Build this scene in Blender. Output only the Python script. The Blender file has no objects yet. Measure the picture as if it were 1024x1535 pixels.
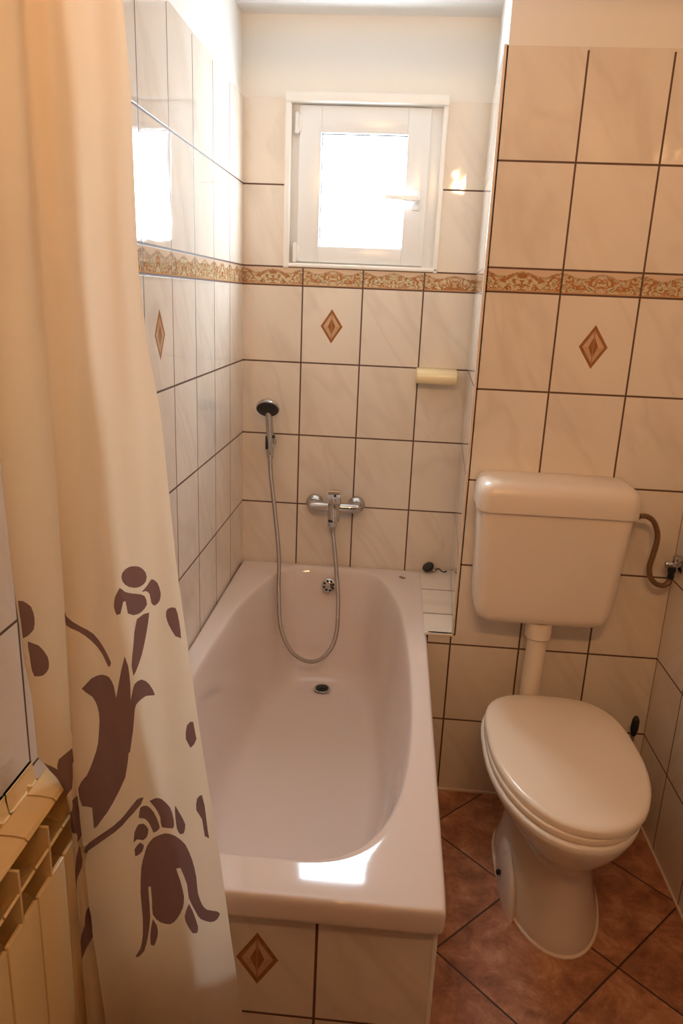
import bpy, bmesh, math, random
from mathutils import Vector, Matrix
from mathutils.geometry import delaunay_2d_cdt
PI=math.pi
random.seed(7)
scn=bpy.context.scene
COL=scn.collection
# ---------------------------------------------------------------- camera, light, exposure
cam=bpy.data.cameras.new('camera'); camo=bpy.data.objects.new('camera',cam); COL.objects.link(camo)
r=Vector((0.99612997,0.07816356,0.04019383)); u=Vector((-0.06030988,0.27520233,0.95949278)); f=Vector((-0.06393594,0.9582036,-0.27885132))
M=Matrix((r,u,-f)).transposed().to_4x4(); M.translation=Vector((.5313,-2.5592,1.4728)); camo.matrix_world=M
cam.sensor_fit='VERTICAL'; cam.sensor_height=24; cam.lens=24*1112.98/1535; cam.clip_start=.02
scn.camera=camo
DAY=54.0          # overcast sky
LAMPCOL=(1,.53,.22)
LAMP=545.0
EXPOSURE=0.0
w=bpy.data.worlds.new('sky'); scn.world=w; w.use_nodes=True
bg=w.node_tree.nodes['Background']; bg.inputs[0].default_value=(.76,.89,1,1); bg.inputs[1].default_value=DAY
po=bpy.data.lights.new('window_portal','AREA'); po.shape='RECTANGLE'; po.size=.276; po.size_y=.344; po.cycles.is_portal=True
poo=bpy.data.objects.new('window_portal',po); COL.objects.link(poo); poo.location=(.383,.0405,1.797); poo.rotation_euler=(-PI/2,0,0)
vs=scn.view_settings; vs.view_transform='Standard'; vs.look='None'; vs.gamma=1; vs.use_curve_mapping=False; vs.exposure=EXPOSURE
scn.cycles.max_bounces=10; scn.cycles.diffuse_bounces=6; scn.cycles.glossy_bounces=5; scn.cycles.transparent_max_bounces=12
scn.cycles.sample_clamp_indirect=6; scn.cycles.caustics_reflective=False; scn.cycles.caustics_refractive=False
scn.cycles.use_denoising=True; scn.cycles.blur_glossy=0.0
# ---------------------------------------------------------------- node helpers
def mat(name):
    m=bpy.data.materials.new(name); m.use_nodes=True
    return m, m.node_tree, m.node_tree.nodes['Principled BSDF']
class NB:
    def __init__(s,nt): s.nt=nt
    def n(s,t,**k):
        o=s.nt.nodes.new(t)
        for a,b in k.items(): setattr(o,a,b)
        return o
    def put(s,sock,v):
        if hasattr(v,'links') or isinstance(v,bpy.types.NodeSocket): s.nt.links.new(v,sock)
        else: sock.default_value=v
    def m(s,op,a,b=0.0,c=None,clamp=False):
        o=s.n('ShaderNodeMath',operation=op,use_clamp=clamp); s.put(o.inputs[0],a); s.put(o.inputs[1],b)
        if c is not None: s.put(o.inputs[2],c)
        return o.outputs[0]
    def mix(s,fac,a,b):
        o=s.n('ShaderNodeMix',data_type='RGBA'); s.put(o.inputs[0],fac)
        for i,v in ((6,a),(7,b)):
            if isinstance(v,tuple): v=v if len(v)==4 else v+(1,)
            s.put(o.inputs[i],v)
        return o.outputs[2]
    def noise(s,vec,scale,detail=3,rough=.5,dist=0,out=0):
        o=s.n('ShaderNodeTexNoise'); s.put(o.inputs['Vector'],vec); o.inputs['Scale'].default_value=scale
        o.inputs['Detail'].default_value=detail; o.inputs['Roughness'].default_value=rough; o.inputs['Distortion'].default_value=dist
        return o.outputs[out]
    def ramp(s,fac,stops):
        o=s.n('ShaderNodeValToRGB'); s.put(o.inputs[0],fac); e=o.color_ramp.elements
        while len(e)<len(stops): e.new(.5)
        for x,(p,c) in zip(e,stops): x.position=p; x.color=c+(1,) if len(c)==3 else c
        return o.outputs[0]
    def bump(s,h,strength=.3,dist=.002,normal=None):
        o=s.n('ShaderNodeBump'); o.inputs['Strength'].default_value=strength; o.inputs['Distance'].default_value=dist
        s.put(o.inputs['Height'],h)
        if normal: s.put(o.inputs['Normal'],normal)
        return o.outputs[0]
    def comb(s,x,y,z):
        o=s.n('ShaderNodeCombineXYZ')
        for i,v in enumerate((x,y,z)): s.put(o.inputs[i],v)
        return o.outputs[0]
def simple(name,col,rough=.5,metal=0,coat=0,spec=.5,nscale=0,namt=.06,bump=0,bscale=60):
    m,nt,b=mat(name); N=NB(nt)
    b.inputs['Roughness'].default_value=rough; b.inputs['Metallic'].default_value=metal
    b.inputs['Coat Weight'].default_value=coat; b.inputs['Specular IOR Level'].default_value=spec
    tc=N.n('ShaderNodeTexCoord').outputs['Object']
    nz=N.noise(tc,nscale or 8,3)
    d=tuple(c*(1-namt) for c in col)
    nt.links.new(N.mix(nz,d,tuple(min(1,c*(1+namt)) for c in col)),b.inputs['Base Color'])
    if bump: nt.links.new(N.bump(N.noise(tc,bscale,2),bump,.002),b.inputs['Normal'])
    return m
TILE_A=(.77,.70,.615); TILE_B=(.68,.58,.49); GROUT=(.10,.045,.025)
def tile_mat(name,axis,u0=0.0,diamonds=(),plain=False,border=True,seed=0,corner=False):
    """cream marbled 20x25 wall tile with dark grout, a scroll border strip and lozenge inserts"""
    m,nt,b=mat(name); N=NB(nt)
    tc=N.n('ShaderNodeTexCoord').outputs['Object']; sp=N.n('ShaderNodeSeparateXYZ'); nt.links.new(tc,sp.inputs[0])
    X,Y,Z=sp.outputs
    U=N.m('SUBTRACT',X if axis=='x' else Y,u0)
    iu=N.m('FLOOR',N.m('DIVIDE',U,.2)); fu=N.m('SUBTRACT',U,N.m('MULTIPLY',iu,.2))
    above=N.m('GREATER_THAN',Z,1.559); V=N.m('SUBTRACT',Z,N.m('MULTIPLY',above,.059))
    if axis=='z': V=Y
    iv=N.m('FLOOR',N.m('DIVIDE',V,.25)); fv=N.m('SUBTRACT',V,N.m('MULTIPLY',iv,.25))
    du=N.m('MINIMUM',fu,N.m('SUBTRACT',.2,fu)); dv=N.m('MINIMUM',fv,N.m('SUBTRACT',.25,fv))
    if border:
        inb=N.m('MULTIPLY',N.m('GREATER_THAN',Z,1.5),N.m('LESS_THAN',Z,1.559))
        bz=N.m('SUBTRACT',Z,1.5); dbz=N.m('MINIMUM',bz,N.m('SUBTRACT',.059,bz))
        dv=N.m('ADD',N.m('MULTIPLY',dv,N.m('SUBTRACT',1,inb)),N.m('MULTIPLY',dbz,inb))
    d=N.m('MINIMUM',du,dv)
    g=N.m('SUBTRACT',1,N.m('MULTIPLY',N.m('SUBTRACT',d,.0020),1100,clamp=True))
    g=N.m('MINIMUM',N.m('MAXIMUM',g,0),1)
    if border:   # no joint along the cut top edge, none in the room corner
        g=N.m('MULTIPLY',g,N.m('LESS_THAN',Z,2.052))
        if corner:
            W=X if axis=='x' else N.m('MULTIPLY',Y,-1)
            nearc=N.m('LESS_THAN',W,.02); gc=N.m('GREATER_THAN',dv,.0034)
            g=N.m('MULTIPLY',g,N.m('SUBTRACT',1,N.m('MULTIPLY',nearc,gc)))
    # per-tile random shift of the marbling
    wn=N.n('ShaderNodeTexWhiteNoise',noise_dimensions='3D'); nt.links.new(N.comb(iu,iv,seed+.5),wn.inputs['Vector'])
    vm=N.n('ShaderNodeVectorMath',operation='MULTIPLY_ADD'); nt.links.new(wn.outputs['Color'],vm.inputs[0]); vm.inputs[1].default_value=(7,7,7)
    P=N.comb(N.m('MULTIPLY',N.m('ADD',U,N.m('MULTIPLY',Z if axis!='z' else Y,.55)),2.4),N.m('MULTIPLY',Z if axis!='z' else Y,.9),N.m('MULTIPLY',U,.6)); nt.links.new(P,vm.inputs[2])
    n1=N.noise(vm.outputs[0],2.6,5,.55,.5); 
    base=N.ramp(n1,[(.30,tuple(.5*(a+b_) for a,b_ in zip(TILE_A,TILE_B))),(.46,TILE_A),(.60,tuple(min(1,c*1.03) for c in TILE_A)),(.74,(.73,.63,.53))])
    vein=N.m('MULTIPLY',N.m('SUBTRACT',1,N.m('MULTIPLY',N.m('ABSOLUTE',N.m('SUBTRACT',N.noise(vm.outputs[0],1.7,3,.5,.8),.5)),20,clamp=True)),.20)
    base=N.mix(N.m('MULTIPLY',vein,1.0),base,(.50,.42,.35))
    base=N.mix(N.m('MULTIPLY',wn.outputs['Value'],.15),base,(.72,.59,.46))
    if border:
        ub=N.m('DIVIDE',fu,.2); zb=N.m('DIVIDE',bz,.059)
        fold=N.m('ABSOLUTE',N.m('SUBTRACT',ub,.5))     # mirrored scroll
        Pb=N.comb(N.m('MULTIPLY',fold,4.2),N.m('MULTIPLY',zb,1.4),N.m('MULTIPLY',iu,1.3))
        nb=N.noise(Pb,1.9,2,.5,1.3); nb2=N.noise(Pb,3.2,2,.5,1.0)
        arch=N.m('ADD',.78,N.m('MULTIPLY',N.m('COSINE',N.m('MULTIPLY',fold,4*PI)),.10))
        inside=N.m('MULTIPLY',N.m('LESS_THAN',zb,arch),N.m('GREATER_THAN',zb,.10))
        c=N.ramp(nb,[(.28,(.25,.20,.09)),(.36,(.62,.55,.38)),(.44,(.60,.50,.33)),(.475,(.34,.16,.05)),(.535,(.38,.15,.05)),(.57,(.64,.55,.38)),(.64,(.58,.50,.32)),(.72,(.26,.22,.09))])
        c=N.mix(N.m('MULTIPLY',N.m('GREATER_THAN',nb2,.56),.5),c,(.45,.18,.07))
        edge=N.m('SUBTRACT',1,N.m('MULTIPLY',N.m('ABSOLUTE',N.m('SUBTRACT',zb,N.m('SUBTRACT',arch,.05))),12,clamp=True))
        c=N.mix(N.m('MULTIPLY',edge,.6),c,(.34,.20,.11))
        low=N.mix(0.5,(.60,.36,.20),(.55,.30,.15))
        outc=N.mix(N.m('LESS_THAN',zb,.5),(.66,.50,.36),low)
        base=N.mix(inb,base,N.mix(inside,outc,c))
    for (cu,cz) in diamonds:
        a=N.m('DIVIDE',N.m('ABSOLUTE',N.m('SUBTRACT',N.m('ADD',U,u0),cu)),.037); e=N.m('DIVIDE',N.m('ABSOLUTE',N.m('SUBTRACT',Z,cz)),.056)
        k=N.m('ADD',a,e); k2=N.m('ADD',N.m('MULTIPLY',a,1.5),e)
        nz=N.noise(tc,70,3,.6); nz2=N.noise(tc,150,2,.6)
        dk=N.mix(N.m('MULTIPLY',nz,1.0),(.20,.06,.012),(.40,.18,.06))
        lt=N.mix(nz2,(.60,.40,.25),(.46,.26,.13))
        q=N.mix(N.m('LESS_THAN',k,.76),dk,lt)
        q=N.mix(N.m('LESS_THAN',k,.68),q,N.mix(N.m('GREATER_THAN',N.m('SUBTRACT',Z,cz),0.0),lt,N.mix(.5,lt,(.66,.44,.28))))
        q=N.mix(N.m('LESS_THAN',k2,.50),q,dk)
        q=N.mix(N.m('MULTIPLY',N.m('LESS_THAN',a,.04),N.m('LESS_THAN',k,.8)),q,(.40,.19,.09))
        base=N.mix(N.m('LESS_THAN',k,1.0),base,q)
    base=N.mix(g,base,GROUT)
    nt.links.new(base,b.inputs['Base Color'])
    nt.links.new(N.m('ADD',.045,N.m('MULTIPLY',g,.6)),b.inputs['Roughness'])
    b.inputs['Specular IOR Level'].default_value=.55
    wav=N.noise(tc,9,2,.5); tilt=N.m('ADD',N.m('MULTIPLY',N.m('SUBTRACT',wn.outputs['Value'],.5),N.m('MULTIPLY',fv,.02)),N.m('MULTIPLY',wav,.003))
    H=N.m('SUBTRACT',tilt,N.m('MULTIPLY',g,.0012))
    o=N.n('ShaderNodeBump'); o.inputs['Strength'].default_value=.5; o.inputs['Distance'].default_value=1.0; nt.links.new(H,o.inputs['Height'])
    nt.links.new(o.outputs[0],b.inputs['Normal'])
    return m
def floor_mat():
    m,nt,b=mat('terracotta_floor_tile'); N=NB(nt)
    tc=N.n('ShaderNodeTexCoord').outputs['Object']; sp=N.n('ShaderNodeSeparateXYZ'); nt.links.new(tc,sp.inputs[0]); X,Y,Z=sp.outputs
    p=N.m('DIVIDE',N.m('ADD',N.m('MULTIPLY',N.m('ADD',X,Y),.70711),.014+30.15),.3015); q=N.m('DIVIDE',N.m('ADD',N.m('MULTIPLY',N.m('SUBTRACT',X,Y),.70711),-1.606+30.15),.3015)
    ip=N.m('FLOOR',p); iq=N.m('FLOOR',q); fp=N.m('FRACT',p); fq=N.m('FRACT',q)
    d=N.m('MINIMUM',N.m('MINIMUM',fp,N.m('SUBTRACT',1,fp)),N.m('MINIMUM',fq,N.m('SUBTRACT',1,fq)))
    g=N.m('SUBTRACT',1,N.m('MULTIPLY',N.m('SUBTRACT',d,.0055),250,clamp=True)); g=N.m('MAXIMUM',g,0)
    wn=N.n('ShaderNodeTexWhiteNoise',noise_dimensions='3D'); nt.links.new(N.comb(ip,iq,.5),wn.inputs['Vector'])
    vm=N.n('ShaderNodeVectorMath',operation='MULTIPLY_ADD'); nt.links.new(wn.outputs['Color'],vm.inputs[0]); vm.inputs[1].default_value=(5,5,5); nt.links.new(tc,vm.inputs[2])
    n1=N.noise(vm.outputs[0],14,6,.72,.4); n2=N.noise(vm.outputs[0],45,4,.7)
    c=N.ramp(n1,[(.34,(.17,.055,.025)),(.46,(.32,.12,.055)),(.55,(.44,.19,.095)),(.66,(.60,.32,.19))])
    c=N.mix(N.m('MULTIPLY',N.m('SUBTRACT',n2,.45,),2.2,clamp=True),c,(.60,.33,.20)) if False else N.mix(N.m('MULTIPLY',n2,.35),c,(.56,.28,.15))
    c=N.mix(g,c,(.045,.02,.012)); nt.links.new(c,b.inputs['Base Color'])
    nt.links.new(N.m('ADD',.30,N.m('MULTIPLY',n2,.15)),b.inputs['Roughness'])
    nt.links.new(N.bump(N.m('SUBTRACT',N.m('MULTIPLY',n1,.15),g),.5,.0015),b.inputs['Normal'])
    return m
M_PLASTER=simple('white_wall_paint',(.80,.77,.72),.85,nscale=3,namt=.02,bump=.12,bscale=90)
M_CEIL=simple('ceiling_paint',(.80,.79,.77),.9,nscale=3,namt=.02)
M_TUB=simple('tub_acrylic',(.74,.645,.60),.06,spec=.6,nscale=2,namt=.01)
M_CERAM=simple('toilet_ceramic',(.80,.71,.61),.09,spec=.6,nscale=2,namt=.01)
M_SEAT=simple('toilet_seat_plastic',(.84,.72,.58),.22,nscale=2,namt=.01)
M_TANK=simple('cistern_plastic',(.78,.68,.58),.28,nscale=2,namt=.015)
M_PIPE=simple('white_pipe_plastic',(.80,.70,.58),.3,nscale=2,namt=.015)
M_CHROME=simple('chrome',(.58,.57,.56),.10,1,nscale=30,namt=.03)
M_HOSE=None
M_BLACK=simple('black_plastic',(.012,.013,.016),.35,nscale=20,namt=.2)
M_DARKHOLE=simple('dark_hole',(.02,.016,.013),.6)
M_PVC=simple('white_window_plastic',(.82,.83,.83),.25,nscale=3,namt=.01)
M_GASKET=simple('grey_window_gasket',(.06,.055,.06),.7)
M_TRIM=simple('white_tile_trim',(.84,.82,.78),.35)
M_TRIMC=simple('beige_tile_trim',(.72,.58,.46),.35)
M_SOAP=simple('cream_soap_dish_ceramic',(.80,.68,.42),.18,nscale=3,namt=.03)
M_RAD=simple('cream_radiator_enamel',(.84,.63,.32),.32,nscale=4,namt=.03)
M_SIL=simple('silicone',(.80,.66,.52),.45)
M_STEEL=simple('braided_steel',(.42,.33,.26),.38,1,nscale=200,namt=.4,bump=.5,bscale=500)
M_BRONZE=simple('brown_braided_hose',(.22,.12,.06),.45,.5,nscale=200,namt=.4,bump=.5,bscale=500)
def hose_mat():
    m,nt,b=mat('shower_hose_metal'); N=NB(nt)
    tc=N.n('ShaderNodeTexCoord').outputs['UV']; sp=N.n('ShaderNodeSeparateXYZ'); nt.links.new(tc,sp.inputs[0])
    wv=N.m('SINE',N.m('MULTIPLY',sp.outputs[1],1800))
    nt.links.new(N.mix(N.m('ADD',.5,N.m('MULTIPLY',wv,.5)),(.30,.24,.20),(.62,.55,.49)),b.inputs['Base Color'])
    b.inputs['Metallic'].default_value=.85; b.inputs['Roughness'].default_value=.35
    nt.links.new(N.bump(wv,.5,.001),b.inputs['Normal']); return m
M_HOSE=hose_mat()
# ---------------------------------------------------------------- mesh helpers
def link(name,me,m=None,parent=None,smooth=False,angle=None):
    o=bpy.data.objects.new(name,me); COL.objects.link(o)
    if m is not None:
        for x in (m if isinstance(m,(list,tuple)) else [m]): me.materials.append(x)
    if parent is not None: o.parent=parent; o.matrix_parent_inverse=Matrix.Identity(4); o.location=-Vector(world_loc(parent))
    if smooth:
        for p in me.polygons: p.use_smooth=True
        if angle: 
            try: me.set_sharp_from_angle(angle=math.radians(angle))
            except Exception: pass
    return o
def world_loc(o):
    v=Vector(o.location)
    while o.parent: o=o.parent; v+=Vector(o.location)
    return v
def bm_obj(name,bm,m=None,parent=None,smooth=False,angle=35):
    bmesh.ops.recalc_face_normals(bm,faces=bm.faces[:])
    me=bpy.data.meshes.new(name); bm.to_mesh(me); bm.free(); return link(name,me,m,parent,smooth,angle)
def box(bm,x0,x1,y0,y1,z0,z1,bev=0,seg=2):
    r_=bmesh.ops.create_cube(bm,size=1,matrix=Matrix.Translation(((x0+x1)/2,(y0+y1)/2,(z0+z1)/2))@Matrix.Diagonal((x1-x0,y1-y0,z1-z0,1)))
    if bev:
        es=list({e for v in r_['verts'] for e in v.link_edges}); bmesh.ops.bevel(bm,geom=es,offset=bev,segments=seg,profile=.5,affect='EDGES')
def cyl(bm,a,b_,r1,r2=None,seg=28,caps=True):
    a=Vector(a); b_=Vector(b_); d=b_-a; q=d.to_track_quat('Z','Y')
    bmesh.ops.create_cone(bm,cap_ends=caps,cap_tris=False,segments=seg,radius1=r1,radius2=r1 if r2 is None else r2,depth=d.length,matrix=Matrix.Translation((a+b_)/2)@q.to_matrix().to_4x4())
def ring_loft(bm,rings,cap0=False,cap1=False):
    R=[[bm.verts.new(p) for p in ring] for ring in rings]; n=len(R[0])
    for a,b_ in zip(R,R[1:]):
        for i in range(n): bm.faces.new((a[i],a[(i+1)%n],b_[(i+1)%n],b_[i]))
    if cap0: bm.faces.new(R[0][::-1])
    if cap1: bm.faces.new(R[-1])
    return R
def revolve(bm,prof,origin,axis,seg=32,caps=True):
    """prof: list of (radius, height along axis)"""
    o=Vector(origin); ax=Vector(axis).normalized(); q=ax.to_track_quat('Z','Y'); X=q@Vector((1,0,0)); Y=q@Vector((0,1,0))
    ring_loft(bm,[[o+ax*h+(X*math.cos(2*PI*i/seg)+Y*math.sin(2*PI*i/seg))*max(rr,1e-4) for i in range(seg)] for rr,h in prof],caps,caps)
def catmull(pts,n=10):
    P=[Vector(p) for p in pts]; P=[2*P[0]-P[1]]+P+[2*P[-1]-P[-2]]; out=[]
    for i in range(1,len(P)-2):
        for k in range(n):
            t=k/n; a,b_,c,d=P[i-1:i+3]
            out.append(.5*((2*b_)+(c-a)*t+(2*a-5*b_+4*c-d)*t*t+(3*b_-a-3*c+d)*t**3))
    out.append(P[-2]); return out
def tube_mesh(name,pts,rad,m,parent=None,seg=14,n=10,smooth=True):
    C=catmull(pts,n); bm=bmesh.new(); uvl=bm.loops.layers.uv.new('UVMap')
    T=[(C[min(i+1,len(C)-1)]-C[max(i-1,0)]).normalized() for i in range(len(C))]
    nrm=T[0].orthogonal().normalized(); R=[]; L=[0]
    for i,p in enumerate(C):
        if i: L.append(L[-1]+(C[i]-C[i-1]).length)
        nrm=(nrm-T[i]*nrm.dot(T[i])).normalized(); bn=T[i].cross(nrm)
        R.append([bm.verts.new(p+(nrm*math.cos(2*PI*k/seg)+bn*math.sin(2*PI*k/seg))*rad) for k in range(seg)])
    for i in range(len(R)-1):
        for k in range(seg):
            f_=bm.faces.new((R[i][k],R[i][(k+1)%seg],R[i+1][(k+1)%seg],R[i+1][k]))
            for lp,(uu,vv) in zip(f_.loops,((k/seg,L[i]),((k+1)/seg,L[i]),((k+1)/seg,L[i+1]),(k/seg,L[i+1]))): lp[uvl].uv=(uu,vv)
    bm.faces.new(R[0][::-1]); bm.faces.new(R[-1])
    return bm_obj(name,bm,m,parent,smooth,60)
def thing(name,label,cat,loc=(0,0,0),group=None):
    o=bpy.data.objects.new(name,None); COL.objects.link(o); o.location=loc; o.empty_display_size=.05
    o['label']=label; o['category']=cat
    if group: o['group']=group
    return o
def tag(o,label,cat,group=None):
    o['label']=label; o['category']=cat
    if group: o['group']=group
    return o
def struct(o): o['kind']='structure'; return o
def sbox(name,m,*boxes,parent=None,bev=0):
    bm=bmesh.new()
    for b_ in boxes: box(bm,*b_,bev=bev)
    o=bm_obj(name,bm,m,parent)
    if parent is None: struct(o)
    return o
# ---------------------------------------------------------------- room shell
XR=1.332; YT=-.5402; YREAR=-3.15; ZC=2.29; ZT=2.059
WX0,WX1,WZ0,WZ1=.150,.628,1.568,2.052      # window opening
T_BACK=tile_mat('wall_tile_back','x',0,[(.301,1.374)],seed=1,corner=True)
T_LEFT=tile_mat('wall_tile_left','y',0,[(-.901,1.374),(-2.1,1.374)],seed=2,corner=True)
T_RIGHT=tile_mat('wall_tile_right','y',YT,[(-1.64,1.374),(-2.44,1.374)],seed=3)
T_TOI=tile_mat('wall_tile_toilet','x',.7343,[(1.034,1.372)],seed=4)
T_NICHE=tile_mat('wall_tile_niche','y',0,[],seed=5,corner=True)
T_REAR=tile_mat('wall_tile_rear','x',0,[(.5,1.374),(.9,1.374)],seed=6)
T_PANEL=tile_mat('tub_panel_tile','x',.4524,[(.351,.371)],border=False,seed=8)
T_LEDGE=tile_mat('ledge_tile','y',-.2,[],border=False,seed=9)
fl=sbox('floor',floor_mat(),(-.2,XR+.2,YREAR-.2,.2,-.12,0))
ce=sbox('ceiling',M_CEIL,(-.2,XR+.2,YREAR-.2,.25,ZC,ZC+.12))
T=.008
sbox('wall_left',M_PLASTER,(-.2,-T,YREAR-.2,.25,0,ZC))
wl=bpy.data.objects['wall_left']; sbox('tile_cladding',T_LEFT,(-T,0,YREAR,0,0,ZT),parent=wl)
wb=sbox('wall_back',M_PLASTER,(-.2,WX0-.012,T,.06,0,ZC),(WX1+.012,XR+.2,T,.06,0,ZC),(WX0-.012,WX1+.012,T,.06,0,WZ0-.012),(WX0-.012,WX1+.012,T,.06,WZ1+.012,ZC))
sbox('tile_cladding',T_BACK,(-T,WX0,0,T,0,ZT),(WX1,.78,0,T,0,ZT),(WX0,WX1,0,T,0,WZ0),(WX0,WX1,0,T,WZ1,ZT),parent=wb)
wr=sbox('wall_right',M_PLASTER,(XR+T,XR+.2,YREAR-.2,.1,0,ZC)); sbox('tile_cladding',T_RIGHT,(XR,XR+T,YREAR,YT,0,ZT),parent=wr)
wz=sbox('wall_rear',M_PLASTER,(-.1,XR+.1,YREAR-.2,YREAR-T,0,ZC)); sbox('tile_cladding',T_REAR,(0,XR,YREAR-T,YREAR,0,ZT),parent=wz)
# partition block behind the toilet, its left face is the slightly skewed side of the tub niche
def prism(bm,poly,z0,z1):
    a=[bm.verts.new((x,y,z0)) for x,y in poly]; b_=[bm.verts.new((x,y,z1)) for x,y in poly]; n=len(poly)
    bm.faces.new(a[::-1]); bm.faces.new(b_)
    for i in range(n): bm.faces.new((a[i],a[(i+1)%n],b_[(i+1)%n],b_[i]))
bm=bmesh.new(); prism(bm,[(.7745,T),(.7470,YT+T),(XR+T,YT+T),(XR+T,T)],0,ZC)
wp=struct(bm_obj('wall_partition',bm,M_PLASTER)); ZL=.533
bm=bmesh.new(); prism(bm,[(.7665,0),(.7390,YT),(.7470,YT+.0),(.7745,T*0+.0)],ZL-.004,ZT); bm_obj('tile_cladding',bm,T_NICHE,wp)
bm=bmesh.new(); box(bm,.7405,XR,YT,YT+T,ZL,ZT); box(bm,.668,XR,YT,YT+T,0,ZL); box(bm,.6485,.668,YT,YT+T,0,.470); bm_obj('tile_cladding',bm,T_TOI,wp)
# ledge between the tub rim and the niche side
ZL=.533
bm=bmesh.new(); prism(bm,[(.668,0),(.668,YT+T),(.7465,YT+T),(.773,0)],0,ZL-.006); tl=struct(bm_obj('trim_1',bm,M_PLASTER))
bm=bmesh.new(); prism(bm,[(.656,0),(.656,YT-.004),(.7400,YT-.004),(.7665,0)],ZL-.008,ZL)
bmesh.ops.bevel(bm,geom=bm.edges[:],offset=.002,segments=2,affect='EDGES'); 
lm=tile_mat('ledge_tile_top','y',-.2,[],border=False,seed=11); bm_obj('ledge_tiles',bm,T_LEDGE,tl)
# corner bead on the partition edge
bm=bmesh.new(); cyl(bm,(.7405,YT+.003,ZL),(.7405,YT+.003,ZT+.002),0.0045,seg=16); struct(bm_obj('trim_2',bm,M_TRIMC,None,True))
# tub surround (front panel and side)
bm=bmesh.new(); box(bm,.0,.648,-1.5554,-1.5474,0,.474); box(bm,.640,.648,-1.5474,YT,0,.474)
tp=struct(bm_obj('wall_tub_front',bm,T_PANEL))
bm=bmesh.new(); box(bm,.6465,.655,-1.5570,-1.548,0,.474,bev=.002); bm_obj('corner_strip',bm,M_TRIM,tp)
# silicone joint lines at floor
sbox('baseboard_back',M_SIL,(.655,XR,YT-.005,YT,0,.006))
sbox('baseboard_right',M_SIL,(XR-.005,XR,YREAR,YT,0,.006))
M_ADDED_DOOR=simple('brown_added_door_wood',(.16,.075,.035),.45,nscale=12,namt=.25)
d1=bpy.data.objects.new('added_door_1',None); COL.objects.link(d1); d1['kind']='structure'; d1.location=(.72,YREAR,0)  # unseen dark door, added to cut warm bounce from the rear
bm=bmesh.new(); box(bm,.30,1.14,YREAR,YREAR+.035,.004,2.0,bev=.003)
for z0,z1 in ((.15,.85),(1.0,1.85)): box(bm,.40,1.04,YREAR+.033,YREAR+.042,z0,z1,bev=.006)
bm_obj('added_door_leaf',bm,M_ADDED_DOOR,d1)
bm=bmesh.new(); box(bm,.22,.297,YREAR,YREAR+.05,0,2.07,.003); box(bm,1.143,1.22,YREAR,YREAR+.05,0,2.07,.003); box(bm,.298,1.142,YREAR,YREAR+.05,2.003,2.07,.003); bm_obj('added_door_frame',bm,M_ADDED_DOOR,d1)
bm=bmesh.new(); cyl(bm,(.37,YREAR+.035,1.02),(.37,YREAR+.09,1.02),.009,seg=14); cyl(bm,(.37,YREAR+.085,1.02),(.49,YREAR+.085,1.02),.009,seg=14); bm_obj('added_door_handle',bm,M_CHROME,d1,True,40)
# ---------------------------------------------------------------- window
wt=bmesh.new()
s=.017
for b_ in ((WX0-s,WX0+.003,-.010,.03,WZ0-.012,WZ1+s),(WX1-.003,WX1+.012,-.007,.03,WZ0-.012,WZ1+s),(WX0-s,WX1+.014,-.016,.03,WZ1-.005,WZ1+.024),(WX0-s,WX1+.012,-.007,.03,WZ0-.009,WZ0+.004)):
    box(wt,*b_,bev=.0045,seg=3)
struct(bm_obj('trim_3',wt,M_TRIM,None,True))
win=thing('window_1','','')
for k in ('label','category'): del win[k]
win['kind']='structure'; win.location=(.39,.05,WZ0)
def frame(bm,x0,x1,z0,z1,y0,y1,w_,wr_=None,wb_=None,wt_=None,bev=.003):
    wr_=wr_ or w_; wb_=wb_ or w_; wt_=wt_ or w_
    box(bm,x0,x0+w_,y0,y1,z0,z1,bev); box(bm,x1-wr_,x1,y0,y1,z0,z1,bev)
    box(bm,x0+w_-.001,x1-wr_+.001,y0+.0004,y1-.0004,z0,z0+wb_,bev); box(bm,x0+w_-.001,x1-wr_+.001,y0+.0004,y1-.0004,z1-wt_,z1,bev)
bm=bmesh.new(); frame(bm,WX0-.01,WX1+.01,WZ0-.01,WZ1+.01,.020,.055,.060); bm_obj('window_frame',bm,M_PVC,win,True)
bm=bmesh.new(); frame(bm,.176,.590,1.577,2.043,.008,.040,.072,.072,.052,.078,bev=.004); sash=bm_obj('window_sash',bm,M_PVC,win,True)
bm=bmesh.new(); frame(bm,.2465,.5195,1.6275,1.9665,.018,.034,.0048); bm_obj('gasket',bm,M_GASKET,sash)
gm,nt,b_=mat('window_glass'); N=NB(nt); out=nt.nodes['Material Output']
tr=N.n('ShaderNodeBsdfTransparent'); tr.inputs[0].default_value=(.97,.98,.98,1); gl=N.n('ShaderNodeBsdfGlossy'); gl.inputs['Roughness'].default_value=.02
mx=N.n('ShaderNodeMixShader'); mx.inputs[0].default_value=.05; nt.links.new(tr.outputs[0],mx.inputs[1]); nt.links.new(gl.outputs[0],mx.inputs[2]); nt.links.new(mx.outputs[0],out.inputs[0])
bm=bmesh.new(); box(bm,.248,.518,.030,.034,1.629,1.965); bm_obj('window_pane',bm,gm,sash)
bm=bmesh.new(); box(bm,.545,.571,.001,.009,1.745,1.81,bev=.003); box(bm,.549,.567,-.034,.003,1.768,1.784,bev=.003)
q=[[Vector((.568-t*.112,-.030+y_*(1-.25*t),1.776+.004*t+z_*(1-.35*t))) for (y_,z_) in ((-.007,-.005),(-.007,.005),(-.003,.0095),(.003,.0095),(.007,.005),(.007,-.005),(.003,-.0095),(-.003,-.0095))] for t in (0,.04,.3,.6,.9,.97,1)]
q[0]=[Vector((.570,v.y*.6-.012,1.776+(v.z-1.776)*.6)) for v in q[0]]; q[-1]=[Vector((v.x,-.03+(v.y+.03)*.5,1.780+(v.z-1.780)*.5)) for v in q[-1]]
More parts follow.
